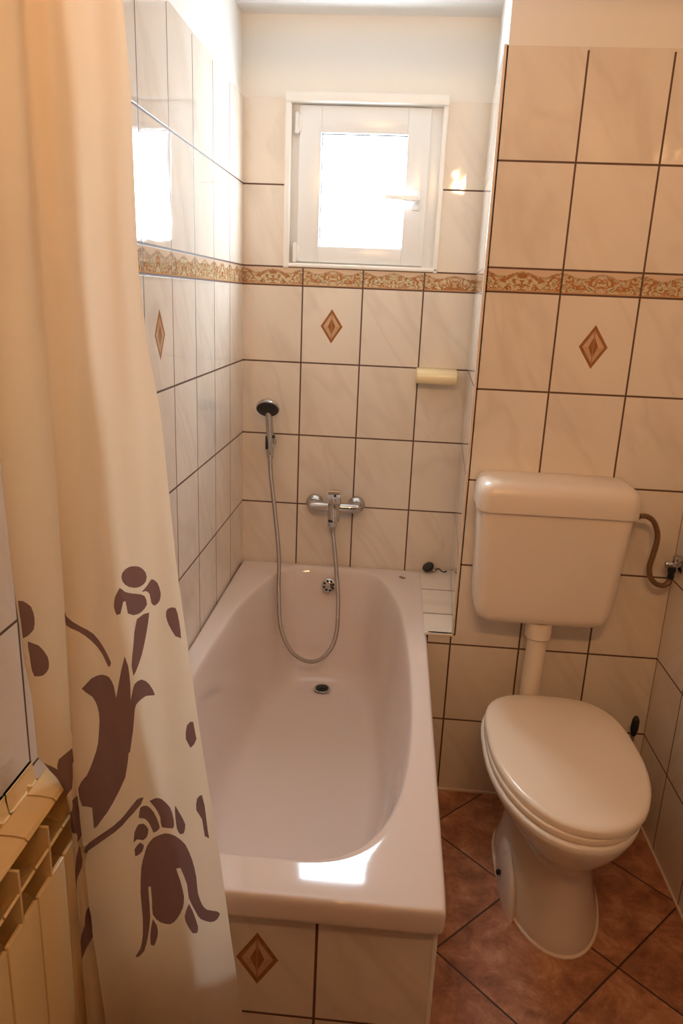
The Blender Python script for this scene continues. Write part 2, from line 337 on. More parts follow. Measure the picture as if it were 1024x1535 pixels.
ring_loft(bm,q,True,True); bm_obj('window_handle',bm,M_PVC,sash,True)
for z_ in (1.605,1.99):
    bm=bmesh.new(); cyl(bm,(.170,.006,z_-.028),(.170,.006,z_+.028),.0075,seg=16); cyl(bm,(.170,.006,z_-.031),(.170,.006,z_+.031),.005,seg=16); box(bm,.166,.184,.006,.012,z_-.024,z_+.024,.002); bm_obj('hinge',bm,M_PVC,win,True)
# ---------------------------------------------------------------- bathtub
TW0,TW1,TY0,TY1,RIMZ=.002,.6655,-1.5775,-.003,.525
CX=.335
prof_in=[(-.030,.07),(-.036,.115),(-.048,.14),(-.073,.166),(-.128,.193),(-.19,.213),(-.33,.249),(-.46,.263),(-.58,.272),(-.70,.278),(-.80,.281),(-.90,.282),(-1.0,.281),(-1.1,.277),(-1.17,.271),(-1.25,.262),(-1.3,.252),(-1.37,.232),(-1.43,.200),(-1.468,.158),(-1.485,.115),(-1.491,.06)]
def tub_ring(yfun,wf,z,sx=1.0,dx=0.0):
    right=[(CX+dx+w_*sx,yfun(y_),z) for y_,w_ in prof_in]; left=[(CX+dx-w_*sx,yfun(y_),z) for y_,w_ in reversed(prof_in)]
    return [Vector(p) for p in right+left]
def outer(z,e,rad=.02):
    ring=tub_ring(lambda y_:y_,1,z); out=[]
    x0,x1,y0,y1=TW0+e,TW1-e,TY0+e,TY1-e
    n=len(prof_in); m_=len(ring)
    cx,cy=(x0+x1)/2,(y0+y1)/2
    for v in ring:
        # push the inner outline out onto the rectangle
        dx_=v.x-cx; dy_=v.y-cy
        # parametrise by angle in a normalised box
        a=dx_/((x1-x0)/2); b_=dy_/((y1-y0)/2); k=max(abs(a),abs(b_))
        a/=k; b_/=k
        # pull corners
        ca=math.copysign(abs(a)**.55,a) if abs(b_)>.999 else a
        cb=math.copysign(abs(b_)**.55,b_) if (abs(a)>.999 and abs(b_)>.55) else b_
        X_=cx+ca*(x1-x0)/2; Y_=cy+cb*(y1-y0)/2
        out.append([X_,Y_,z])
    # snap the closest ring point to each corner, rounded
    for (qx,qy) in ((x0,y0),(x1,y0),(x0,y1),(x1,y1)):
        i=min(range(m_),key=lambda i:(out[i][0]-qx)**2+(out[i][1]-qy)**2)
        out[i][0]=qx+math.copysign(.003,cx-qx); out[i][1]=qy+math.copysign(.003,cy-qy)
        for j in ((i-1)%m_,(i+1)%m_):
            if abs(out[j][0]-qx)<abs(out[j][1]-qy): out[j][0]=qx; out[j][1]=qy+math.copysign(.014,cy-qy)
            else: out[j][1]=qy; out[j][0]=qx+math.copysign(.014,cx-qx)
    return [Vector(p) for p in out]
def ymap(a0,a1,p0=-1.491,p1=-.030):
    return lambda y_: a0+(y_-p0)*(a1-a0)/(p1-p0)
rings=[]
rings.append(outer(.476,.004)); rings.append(outer(.478,.0005)); rings.append(outer(.505,0)); rings.append(outer(.518,.001)); rings.append(outer(.5235,.005)); rings.append(outer(RIMZ,.010))
def lerp_r(A,B,t): return [a.lerp(b_,t) for a,b_ in zip(A,B)]
inn=tub_ring(lambda y_:y_,1,RIMZ,1.03)
rings.append(lerp_r(rings[-1],inn,.5)); 
rings.append(inn)
#            z    front   back  width
for z_,a0,a1,sx in ((.523,-1.489,-.032,1.0),(.517,-1.484,-.037,.985),(.50,-1.474,-.046,.965),(.44,-1.440,-.066,.93),(.36,-1.395,-.086,.895),(.27,-1.335,-.106,.855),(.20,-1.265,-.126,.81),(.165,-1.205,-.143,.765),(.142,-1.13,-.165,.70),(.131,-1.05,-.195,.61),(.127,-.98,-.235,.48),(.1245,-.92,-.29,.32),(.1235,-.86,-.36,.16)):
    rings.append(tub_ring(ymap(a0,a1),1,z_,sx))
bm=bmesh.new(); R_=ring_loft(bm,rings)
c_=R_[-1]; bm.faces.new(c_)
tub=thing('bathtub','white built-in bathtub with a tiled front, under the window','bathtub',(CX,-.79,0))
tb=bm_obj('tub_shell',bm,M_TUB,tub,True,None)
md=tb.modifiers.new('s','SUBSURF'); md.levels=2; md.render_levels=2
def disc(bm,c,n_,prof,seg=32): revolve(bm,prof,c,n_,seg)
bm=bmesh.new(); revolve(bm,[(.029,0),(.030,.001),(.0285,.002),(.0245,.002),(.023,.001),(.0225,.0011)],(.332,-.212,.1345),(0,.0,1)); dr=bm_obj('drain',bm,M_CHROME,tub,True,40); dr['label']='chrome drain with dark opening'
bm=bmesh.new(); revolve(bm,[(.0225,0),(.0225,.0035)],(.332,-.212,.1345),(0,0,1)); revolve(bm,[(.012,.0),(.012,.007),(.006,.008)],(.332,-.212,.1345),(0,0,1)); bm_obj('strainer',bm,M_DARKHOLE,dr)
oc=Vector((.331,-.0715,.470)); on=Vector((0,-.95,.31)).normalized()
bm=bmesh.new(); revolve(bm,[(.026,-.012),(.026,.003),(.023,.006),(.008,.0075),(.001,.0075)],oc,on); ov=bm_obj('overflow',bm,M_CHROME,tub,True,40)
bm=bmesh.new(); qv=on.to_track_quat('Z','Y')
for k in range(8):
    d_=qv@Vector((math.cos(k*PI/4+.3),math.sin(k*PI/4+.3),0))*.017; revolve(bm,[(.0048,.0035),(.0048,.0082)],oc+d_,on,10)
bm_obj('overflow_slots',bm,M_DARKHOLE,ov)
# ---------------------------------------------------------------- bath mixer
fx=.338; fz=.765; fy=-.058
fa=thing('bath_mixer_tap','chrome wall mixer tap above the end of the bathtub','tap',(fx,0,fz))
for sx in (-1,1):
    xx=fx+sx*.075
    bm=bmesh.new(); revolve(bm,[(.031,0),(.031,.006),(.027,.014),(.017,.021),(.0165,.040)],(xx,0,fz-.006),(0,-1,0)); 
    bm_obj('wall_flange',bm,M_CHROME,fa,True,40)
    bm=bmesh.new(); revolve(bm,[(.012,-.006),(.019,-.003),(.019,.016),(.0155,.020)],(xx,-.036,fz-.004),(0,-1,0),8); bm_obj('union_nut',bm,M_CHROME,fa,True,30)
bm=bmesh.new(); revolve(bm,[(.004,-.088),(.015,-.086),(.0175,-.078),(.0175,.078),(.015,.086),(.004,.088)],(fx,fy,fz-.004),(1,0,0)); 
revolve(bm,[(.012,-.062),(.019,-.058),(.0225,-.04),(.0235,-.01),(.0235,.016),(.021,.020)],(fx,fy-.003,fz+.002),(0,0,1)); bm_obj('body',bm,M_CHROME,fa,True,40)
bm=bmesh.new(); revolve(bm,[(.021,.020),(.0235,.024),(.0225,.040),(.014,.048),(.001,.05)],(fx,fy-.003,fz+.0),(0,-.2,1))
L_=[[Vector((fx+sx*w_,fy+dy,fz+zz)) for sx,dy in ((-1,-.005+o_),(1,-.005+o_),(1,.006+o_),(-1,.006+o_))] for zz,w_,o_ in ((.012,.0205,-.020),(.016,.0215,-.024),(.045,.0215,-.027),(.058,.0205,-.027),(.063,.018,-.024))]
ring_loft(bm,L_,True,True); bm_obj('lever',bm,M_CHROME,fa,True,40)
bm=bmesh.new(); revolve(bm,[(.0045,0),(.0045,.002)],(fx+.004,fy-.032,fz+.046),(0,-1,0),12); bm_obj('marker',bm,M_DARKHOLE,fa)
bm=bmesh.new(); revolve(bm,[(.0165,0),(.0165,-.018),(.0115,-.022),(.0115,-.036)],(fx-.004,fy-.003,fz-.055),(0,0,1)); sp_=bm_obj('outlet',bm,M_CHROME,fa,True,40)
bm=bmesh.new(); revolve(bm,[(.0155,-.050),(.0155,-.058)],(fx-.004,fy-.008,fz+.004),(0,0,1)); bm_obj('outlet_ring',bm,M_BLACK,fa,True,40)
# ---------------------------------------------------------------- shower set
hx=.105
ho=thing('shower_wall_holder','small black and chrome bracket holding the hand shower on the wall','bracket',(hx,0,.975))
bm=bmesh.new(); revolve(bm,[(.017,0),(.017,.006),(.010,.010),(.010,.03)],(hx,0,.972),(0,-1,0)); box(bm,hx+.002,hx+.016,-.052,-.026,.960,.996,bev=.003); bm_obj('base',bm,M_CHROME,ho,True,35)
bm=bmesh.new(); box(bm,hx-.015,hx-.006,-.054,-.028,.952,1.0,bev=.003); box(bm,hx+.001,hx+.017,-.054,-.038,.993,1.003,bev=.002); bm_obj('clamp',bm,M_BLACK,ho,True,35)
sh=thing('hand_shower','chrome hand shower with round black face, on the left of the end wall','hand shower',(hx,-.05,.98))
n_=Vector((.03,-.74,-.67)).normalized(); hc=Vector((.103,-.088,1.100))
bm=bmesh.new(); revolve(bm,[(.010,-.032),(.022,-.026),(.036,-.012),(.0395,-.004),(.0395,.002),(.037,.004)],hc,n_,36); bm_obj('head',bm,M_CHROME,sh,True,40)
bm=bmesh.new(); revolve(bm,[(.0365,.002),(.0365,.0052),(.034,.0065),(.001,.0068)],hc,n_,36); ff=bm_obj('spray_face',bm,M_BLACK,sh,True,40); ff['label']='black spray face'
tube_mesh('handle',[hc-n_*.012+Vector((0,.004,-.012)),(.104,-.062,1.065),(.105,-.050,1.02),(.105,-.043,.985),(.105,-.040,.948)],.0125,M_CHROME,sh,18)
bm=bmesh.new(); revolve(bm,[(.0085,-.03),(.0115,-.026),(.0125,-.005),(.010,0)],(.105,-.0395,.95),(0,0,1),20); bm_obj('hose_nut',bm,M_CHROME,sh,True,40)
HOSE=[(0.1050,-0.0400,0.9535),(0.1119,-0.0600,0.8679),(0.1337,-0.0950,0.7459),(0.1566,-0.1350,0.6012),(0.1653,-0.1750,0.4679),(0.1805,-0.2150,0.3606),(0.2225,-0.2350,0.2821),(0.2823,-0.2400,0.2510),(0.3362,-0.2250,0.2656),(0.3709,-0.1950,0.3278),(0.3727,-0.1550,0.4369),(0.3576,-0.1150,0.5581),(0.3414,-0.0800,0.6567),(.334,-.0615,.693)]
hose_pts=HOSE
tag(tube_mesh('shower_hose',hose_pts,.0072,M_HOSE,None,14,12),'grey metal shower hose hanging in a long loop over the bathtub','hose')
# ---------------------------------------------------------------- soap dish
sd=bmesh.new(); prof=[(0,1.252),(-.052,1.250),(-.066,1.244),(-.072,1.232),(-.071,1.216),(-.062,1.206),(-.03,1.202),(0,1.200)]
ring_loft(sd,[[Vector((x_,yy*(1 if i in (1,2) else .93),1.226+(zz-1.226)*(1 if i in (1,2) else .9))) for yy,zz in prof] for i,x_ in enumerate((.594,.598,.726,.730))],True,True)
sdo=bm_obj('soap_dish',sd,M_SOAP,None,True,50); tag(sdo,'cream ceramic soap holder mounted on the tiles right of the tap','soap dish')
# ---------------------------------------------------------------- small things on the ledge
bp_=thing('bath_plug','black bath plug lying on the ledge in the corner, metal bit and short chain attached','bath plug',(.69,-.02,ZL))
bm=bmesh.new(); revolve(bm,[(.015,-.008),(.019,-.006),(.022,.004),(.020,.008),(.004,.009)],(.684,-.030,ZL+.0165),(-.45,-.25,.85),24); bm_obj('stopper',bm,M_BLACK,bp_,True,40)
bm=bmesh.new(); box(bm,.690,.712,-.034,-.018,ZL,ZL+.008,bev=.003); revolve(bm,[(.002,0),(.008,.002),(.008,.008),(.003,.010)],(.703,-.026,ZL+.004),(0,0,1)); bm_obj('metal_eye',bm,M_CHROME,bp_,True,40)
tube_mesh('chain',[(.708,-.026,ZL+.004),(.716,-.022,ZL+.010),(.724,-.018,ZL+.008),(.733,-.022,ZL+.0025),(.742,-.028,ZL+.0025),(.750,-.020,ZL+.0025)],.0021,M_BLACK,bp_,8)
cl=tube_mesh('hair_grip',[(.583,-.084,RIMZ+.0035),(.591,-.090,RIMZ+.0035),(.601,-.098,RIMZ+.0035)],.0028,M_STEEL,None,8,4); tag(cl,'tiny dark metal grip lying on the far right tub rim','hair grip')
# ---------------------------------------------------------------- toilet
to=thing('toilet','cream floor standing toilet with closed lid, right of the bathtub','toilet',(1.0,-.88,0))
def egg(cx,yb,yf,hw,z,n=44,pb=.75,pf=1.0,tw=0.0,widest=.45):
    """plan outline: flat-ish back at yb, rounded front at yf"""
    out=[]; ym=yb+(yf-yb)*widest
    for i in range(n):
        a=2*PI*i/n; c_,s_=math.cos(a),math.sin(a)
        e=pb if s_>0 else pf
        x_=hw*math.copysign(abs(c_)**(e if s_>0 else .95),c_); y_=(ym+(yb-ym)*abs(s_)**e) if s_>0 else (ym+(yf-ym)*abs(s_)**pf)
        x2=x_; out.append(Vector((cx+x2+tw*(y_-ym),y_,z)))
    return out
bm=bmesh.new()
S=[(0,1.003,-.66,-1.132,.124),(.012,1.003,-.66,-1.132,.124),(.03,1.003,-.665,-1.128,.120),(.07,1.003,-.66,-1.118,.108),(.13,1.003,-.655,-1.108,.098),(.19,1.0,-.65,-1.105,.092),(.225,.998,-.645,-1.118,.098),(.26,.996,-.64,-1.150,.122),(.30,.993,-.64,-1.188,.150),(.34,.991,-.64,-1.218,.172),(.370,.990,-.642,-1.232,.184),(.383,.990,-.644,-1.232,.185),(.388,.990,-.648,-1.226,.181)]
ring_loft(bm,[egg(cx_,yb,yf,hw,z_,pb=.62) for z_,cx_,yb,yf,hw in S],True,True)
bowl=bm_obj('bowl',bm,M_CERAM,to,True,60)
bm=bmesh.new(); ring_loft(bm,[egg(1.003,-.66,-1.132-e,.124+e,z_,pb=.62) for z_,e in ((0,.006),(.003,.0055),(.006,0.0))],True,True); bm_obj('floor_seal',bm,M_SIL,to,True,40)
for sx,xx in ((-1,.893),): 
    bm=bmesh.new(); ring_loft(bm,[[Vector((xx+sx*(.0 if k==9 else -.004)*(z_/.10)+a*ww,-.915+b2*hh,z_)) for a,b2 in [(math.cos(2*PI*i/20),math.sin(2*PI*i/20)) for i in range(20)]] for k,(z_,ww,hh) in enumerate(((0,.019,.13),(.03,.019,.125),(.06,.017,.105),(.085,.012,.075),(.10,.004,.04)))],True,True); bm_obj('foot_flange',bm,M_CERAM,to,True,60)
bm=bmesh.new(); revolve(bm,[(.0075,0),(.0075,.006),(.004,.009)],(.8745,-.93,.048),(-1,-.25,.35),14); bm_obj('fixing_screw',bm,M_BLACK,to,True,40)
bm=bmesh.new()
seat=[(.3885,.181,-1.219,-.668),(.391,.1835,-1.2225,-.664),(.4005,.1835,-1.2225,-.663),(.4035,.182,-1.220,-.665)]
ring_loft(bm,[egg(.995,yb,yf,hw,z_,pb=.62) for z_,hw,yf,yb in seat],True,True); bm_obj('seat',bm,M_SEAT,to,True,50)
bm=bmesh.new()
lid=[(.4040,.183,-1.214,-.664),(.4055,.1855,-1.2185,-.661),(.416,.1855,-1.2185,-.661),(.4215,.183,-1.214,-.664),(.4245,.176,-1.203,-.672),(.4262,.14,-1.15,-.71),(.427,.08,-1.06,-.78)]
ring_loft(bm,[egg(.999,yb,yf,hw,z_,pb=.62,tw=-.02) for z_,hw,yf,yb in lid],True,True); bm_obj('lid',bm,M_SEAT,to,True,50)
bm=bmesh.new()
bm.free()
for xx in (.935,1.065):
    bm=bmesh.new(); cyl(bm,(xx-.02,-.662,.405),(xx+.02,-.662,.405),.009,seg=16); box(bm,xx-.012,xx+.012,-.668,-.650,.385,.402,.002); bm_obj('hinge',bm,M_SEAT,to,True,40)
# flush cistern
ci=thing('toilet_cistern','large cream plastic flush cistern hung on the wall above the toilet','cistern',(.965,YT,.64))
def rrect(x0,x1,y0,y1,z_,rr,n=6):
    out=[]
    for cx_,cy_,a0 in ((x1-rr,y1-rr*.3,0),(x0+rr,y1-rr*.3,90),(x0+rr,y0+rr,180),(x1-rr,y0+rr,270)):
        for k in range(n+1):
            a=math.radians(a0+90*k/n); ry=rr*.3 if a0<180 else rr
            out.append(Vector((cx_+rr*math.cos(a),cy_+ry*math.sin(a),z_)))
    return out
bm=bmesh.new()
def body_ring(z_,e,rr=.03):
    t=(z_-.635)/(.955-.635); x0=.781-.012*t+e; x1=1.143+.022*t-e; y0=-.676-.012*t+e*.8
    return rrect(x0,x1,y0,YT-.001,z_,rr)
ring_loft(bm,[body_ring(.628,.052),body_ring(.629,.040),body_ring(.634,.024),body_ring(.645,.010),body_ring(.662,.003),body_ring(.69,0),body_ring(.80,0),body_ring(.940,0),body_ring(.9515,.0005)],True,True)
bm_obj('tank',bm,M_TANK,ci,True,60)
bm=bmesh.new()
def lid_ring(z_,e,rr=.034): return rrect(.760+e,1.175-e,-.698+e,YT-.001,z_,rr)
ring_loft(bm,[lid_ring(.9525,.006),lid_ring(.953,.001),lid_ring(.957,0),lid_ring(.995,.0015),lid_ring(1.012,.005),lid_ring(1.024,.014),lid_ring(1.030,.028),lid_ring(1.0315,.045)],True,True); bm_obj('lid',bm,M_TANK,ci,True,60)
# flush pipe
fp=thing('flush_pipe','white plastic flush pipe running from cistern down to toilet','pipe',(.963,-.622,.36))
bm=bmesh.new(); revolve(bm,[(.034,.050),(.0355,.046),(.0355,.004),(.031,0),(.027,0)],(.966,-.622,.580),(0,0,1)); bm_obj('collar',bm,M_PIPE,fp,True,40)
tube_mesh('pipe',[(.966,-.622,.60),(.965,-.622,.52),(.963,-.622,.44),(.963,-.624,.37),(.968,-.634,.345),(.975,-.65,.335)],.0275,M_PIPE,fp,24,8)
# angle valve and supply hose
av=thing('angle_valve','chrome angle valve sticking out of the right wall beside the cistern','valve',(XR,-.592,.808))
bm=bmesh.new(); revolve(bm,[(.024,0),(.024,.005),(.014,.009),(.0095,.010),(.0095,.040),(.008,.043)],(XR,-.592,.808),(-1,0,0)); bm_obj('body',bm,M_CHROME,av,True,40)
bm=bmesh.new(); revolve(bm,[(.011,0),(.013,.004),(.013,.018),(.010,.022)],(1.318,-.592,.812),(0,-.2,1)); bm_obj('knob',bm,M_CHROME,av,True,40)
bm=bmesh.new(); revolve(bm,[(.007,.004),(.0115,0),(.0115,-.012),(.009,-.016),(.010,-.028),(.008,-.034)],(1.309,-.592,.800),(0,0,1),6); bm_obj('compression_nut',bm,M_BLACK,av)
ph=thing('supply_hose','brown braided supply hose curving from cistern side to angle valve','hose',(1.17,-.6,.75))
tube_mesh('braided_hose',[(1.190,-.618,.946),(1.212,-.612,.945),(1.234,-.606,.931),(1.251,-.60,.900),(1.254,-.60,.87),(1.250,-.60,.835),(1.246,-.60,.80),(1.252,-.60,.772),(1.268,-.60,.754),(1.290,-.598,.748),(1.305,-.594,.756),(1.309,-.592,.768)],.0072,M_BRONZE,ph,14,8)
bm=bmesh.new(); revolve(bm,[(.012,-.002),(.012,.012),(.0085,.016),(.0085,.024)],(1.1685,-.618,.9455),(1,0,0),6); bm_obj('hose_nut',bm,M_BLACK,ph)
# toilet brush
tbz=thing('toilet_brush','black handled toilet brush standing in the corner behind toilet','toilet brush',(1.262,-.625,0))
bm=bmesh.new(); revolve(bm,[(.045,0),(.047,.004),(.040,.10),(.038,.125),(.034,.125),(.034,.01)],(1.262,-.625,0),(0,0,1)); bm_obj('holder',bm,M_PIPE,tbz,True,40)
bm=bmesh.new(); revolve(bm,[(.004,.05),(.0045,.28),(.006,.292)],(1.262,-.625,0),(.03,.02,1),16); bm_obj('stem',bm,M_CHROME,tbz,True,40)
bm=bmesh.new(); revolve(bm,[(.004,.288),(.0085,.296),(.0115,.315),(.0105,.340),(.006,.352),(.001,.354)],(1.262,-.625,0),(.03,.02,1),16); bm_obj('grip',bm,M_BLACK,tbz,True,60)
# ---------------------------------------------------------------- radiator
ra=thing('radiator','cream aluminium section radiator on the left wall beside the shower curtain','radiator',(.0,-2.0,.10))
def sect(yc):
    bm=bmesh.new(); h=.0385
    box(bm,.0925,.099,yc-h,yc+h,.10,.690,bev=.002)                   # front plate
    box(bm,.030,.0985,yc-.0022,yc+.0022,.11,.770)                    # web
    # slanted middle fin
    ring_loft(bm,[[Vector(p) for p in ((.0965,y_,.738),(.099,y_,.735),(.078,y_,.712),(.060,y_,.700),(.059,y_,.703),(.076,y_,.716))] for y_ in (yc-h,yc+h)],True,True)
    # top plate
    ring_loft(bm,[[Vector(p) for p in ((.046,y_,.764),(.047,y_,.782),(.050,y_,.785),(.070,y_,.7855),(.087,y_,.7835),(.0915,y_,.779),(.090,y_,.777),(.085,y_,.780),(.070,y_,.782),(.051,y_,.781),(.050,y_,.764))] for y_ in (yc-h,yc+h)],True,True)
    ring_loft(bm,[[Vector(p) for p in ((.046,y_,.762),(.050,y_,.762),(.036,y_,.748),(.022,y_,.752),(.018,y_,.782),(.014,y_,.782),(.017,y_,.746))] for y_ in (yc-h,yc+h)],True,True)
    box(bm,.014,.019,yc-h,yc+h,.11,.782)
    for z_ in (.15,.64): cyl(bm,(.055,yc-.04,z_),(.055,yc+.04,z_),.019,seg=16)
    cyl(bm,(.055,yc,.15),(.055,yc,.64),.013,seg=14)
    return bm
base=None
for k in range(9):
    yc=-1.667-.0805*k
    if base is None:
        bm=sect(0); base=bm_obj('section',bm,M_RAD,ra,True,30); o=base
    else:
        o=base.copy(); COL.objects.link(o); o.parent=ra
    o.location=(0,yc+2.0,-.10)
for z_ in (.15,.64):
    for y_ in (-1.85,-2.15):
        bm=bmesh.new(); box(bm,.0,.03,y_-.01,y_+.01,z_+.03,z_+.05); bm_obj('wall_bracket',bm,M_RAD,ra)
# ---------------------------------------------------------------- ceiling lamp (above and behind the viewer)
la=thing('ceiling_lamp','ceiling spotlight bar with three warm bulbs in added cup shades that dim the floor','lamp',(.66,-2.62,ZC))
bm=bmesh.new(); revolve(bm,[(.001,0),(.05,-.001),(.05,-.010),(.045,-.016),(.001,-.022)],(.66,-2.62,ZC),(0,0,1)); box(bm,.44,.88,-2.645,-2.595,ZC-.026,ZC-.010,bev=.004); bm_obj('canopy',bm,M_CHROME,la,True,40)
em,nt,b_=mat('warm_bulb'); b_.inputs['Base Color'].default_value=(1,.8,.5,1); b_.inputs['Emission Color'].default_value=LAMPCOL+(1,); b_.inputs['Emission Strength'].default_value=LAMP
for k,(dx_,ax_) in enumerate(((-.25,-.20),(0,0),(.30,.20))):
    # three spots, cup shades added to cut direct light on floor and tub panel
    d_=Vector((dx_,1,.02)).normalized(); p1=Vector((.66+ax_,-2.60,ZC-.085))
    bm=bmesh.new(); cyl(bm,(.66+ax_*.8,-2.62,ZC-.018),p1-d_*.03,.006,seg=12); arm=bm_obj('arm',bm,M_CHROME,la,True,40)
    bm=bmesh.new(); revolve(bm,[(.001,-.045),(.018,-.044),(.030,-.030),(.038,.0),(.041,.022),(.0395,.022),(.0365,.0),(.0345,-.008),(.001,-.010)],p1,d_,24); sh_=bm_obj('added_shade',bm,M_CHROME,arm,True,40)
    bm=bmesh.new(); revolve(bm,[(.001,.013),(.020,.012),(.030,.008),(.033,.0),(.001,-.006)],p1,d_,24); bm_obj('bulb',bm,em,arm,True,60)
# ---------------------------------------------------------------- shower curtain
# curtain surface definition shared (pure python); edge tables built offline from photo
def interp(tab, z):
    # tab sorted by z descending: list of (z, val)
    if z>=tab[0][0]: return tab[0][1]
    for (z0,v0),(z1,v1) in zip(tab,tab[1:]):
        if z>=z1:
            t=(z0-z)/(z0-z1); return v0+(v1-v0)*t
    return tab[-1][1]
def smooth(a,b,x):
    t=min(1,max(0,(x-a)/(b-a))); return t*t*(3-2*t)
def keys(z,T):
    XL=interp(T['L'],z); XF=interp(T['F'],z); XW=interp(T['W'],z); XR=interp(T['R'],z)
    low=smooth(.95,.76,z) if False else 1-smooth(.76,.95,z)
    yL=-1.632+(-1.702+1.632)*low
    a=1-.75*smooth(1.05,1.5,z)     # crease strength
    yF=-1.70; 
    return [(-1.0,XL+.78*(XR-XL),-1.612),(-.55,XL+.45*(XR-XL),-1.622),(-.2,XL+.12*(XR-XL)+.002,-1.61),(-.06,XL+.004,(yL-1.606)/2),(0,XL,yL),(.1,XL+.45*(XF-XL),yL-.006+.01*(1-low)),(.2,XF+.003*a-.02*(1-a),yF+(.03+.02*low)*a+.012*(1-a)),(.26,XF,yF),(.42,XF+.36*(XW-XF),yF+.012),(.56,XF+.72*(XW-XF),yF+.004),(.66,XW,-1.688),(.84,XW+.55*(XR-XW),-1.672),(.93,XW+.82*(XR-XW),-1.664),(1.0,XR,-1.660)]
def surf(s,z,T):
    K=keys(z,T)
    n=len(K)
    for i in range(n-1):
        if s<=K[i+1][0] or i==n-2: break
    h=K[i+1][0]-K[i][0]; t=(s-K[i][0])/h
    def m(j,c):
        if j==0: return (K[1][c]-K[0][c])/(K[1][0]-K[0][0])
        if j==n-1: return (K[-1][c]-K[-2][c])/(K[-1][0]-K[-2][0])
        d0=(K[j][c]-K[j-1][c])/(K[j][0]-K[j-1][0]); d1=(K[j+1][c]-K[j][c])/(K[j+1][0]-K[j][0])
        if d0*d1<=0: return 0
        return 2*d0*d1/(d0+d1)
    r=[]
    for c in (1,2):
        a,b=K[i][c],K[i+1][c]; ma,mb=m(i,c)*h,m(i+1,c)*h
        t2,t3=t*t,t*t*t
        r.append((2*t3-3*t2+1)*a+(t3-2*t2+t)*ma+(-2*t3+3*t2)*b+(t3-t2)*mb)
    w=.0016*math.sin(9*s+5.1*z)+.0012*math.sin(23*s-7.3*z)*(1 if s>0 else 0)
    return r[0], r[1]+w, z
CT={'L':[(2.05,0.03),(1.6394,0.0309),(1.4093,0.0155),(1.2453,0.0128),(1.075,0.0165),(0.9419,0.0231),(0.8249,0.0585),(0.8,0.1),(0.76,0.109),(0.5,0.11),(0.02,0.112)],'F':[(2.05,0.1252),(1.7544,0.1244),(1.5613,0.1226),(1.3392,0.1197),(1.0764,0.1196),(0.8841,0.1163),(0.7217,0.1217),(0.5689,0.1269),(0.3709,0.1415),(0.02,0.1544)],'W':[(2.05,0.1765),(1.7592,0.18),(1.5648,0.1878),(1.3414,0.1944),(1.1287,0.2091),(0.8864,0.2259),(0.6668,0.2426),(0.3731,0.2649),(0.02,0.2783)],'R':[(2.05,0.2074),(1.769,0.213),(1.6857,0.2185),(1.496,0.2199),(1.404,0.228),(1.3236,0.2414),(1.1217,0.2563),(0.8738,0.2852),(0.6617,0.3136),(0.5275,0.3284),(0.3504,0.3498),(0.02,0.3698)]}
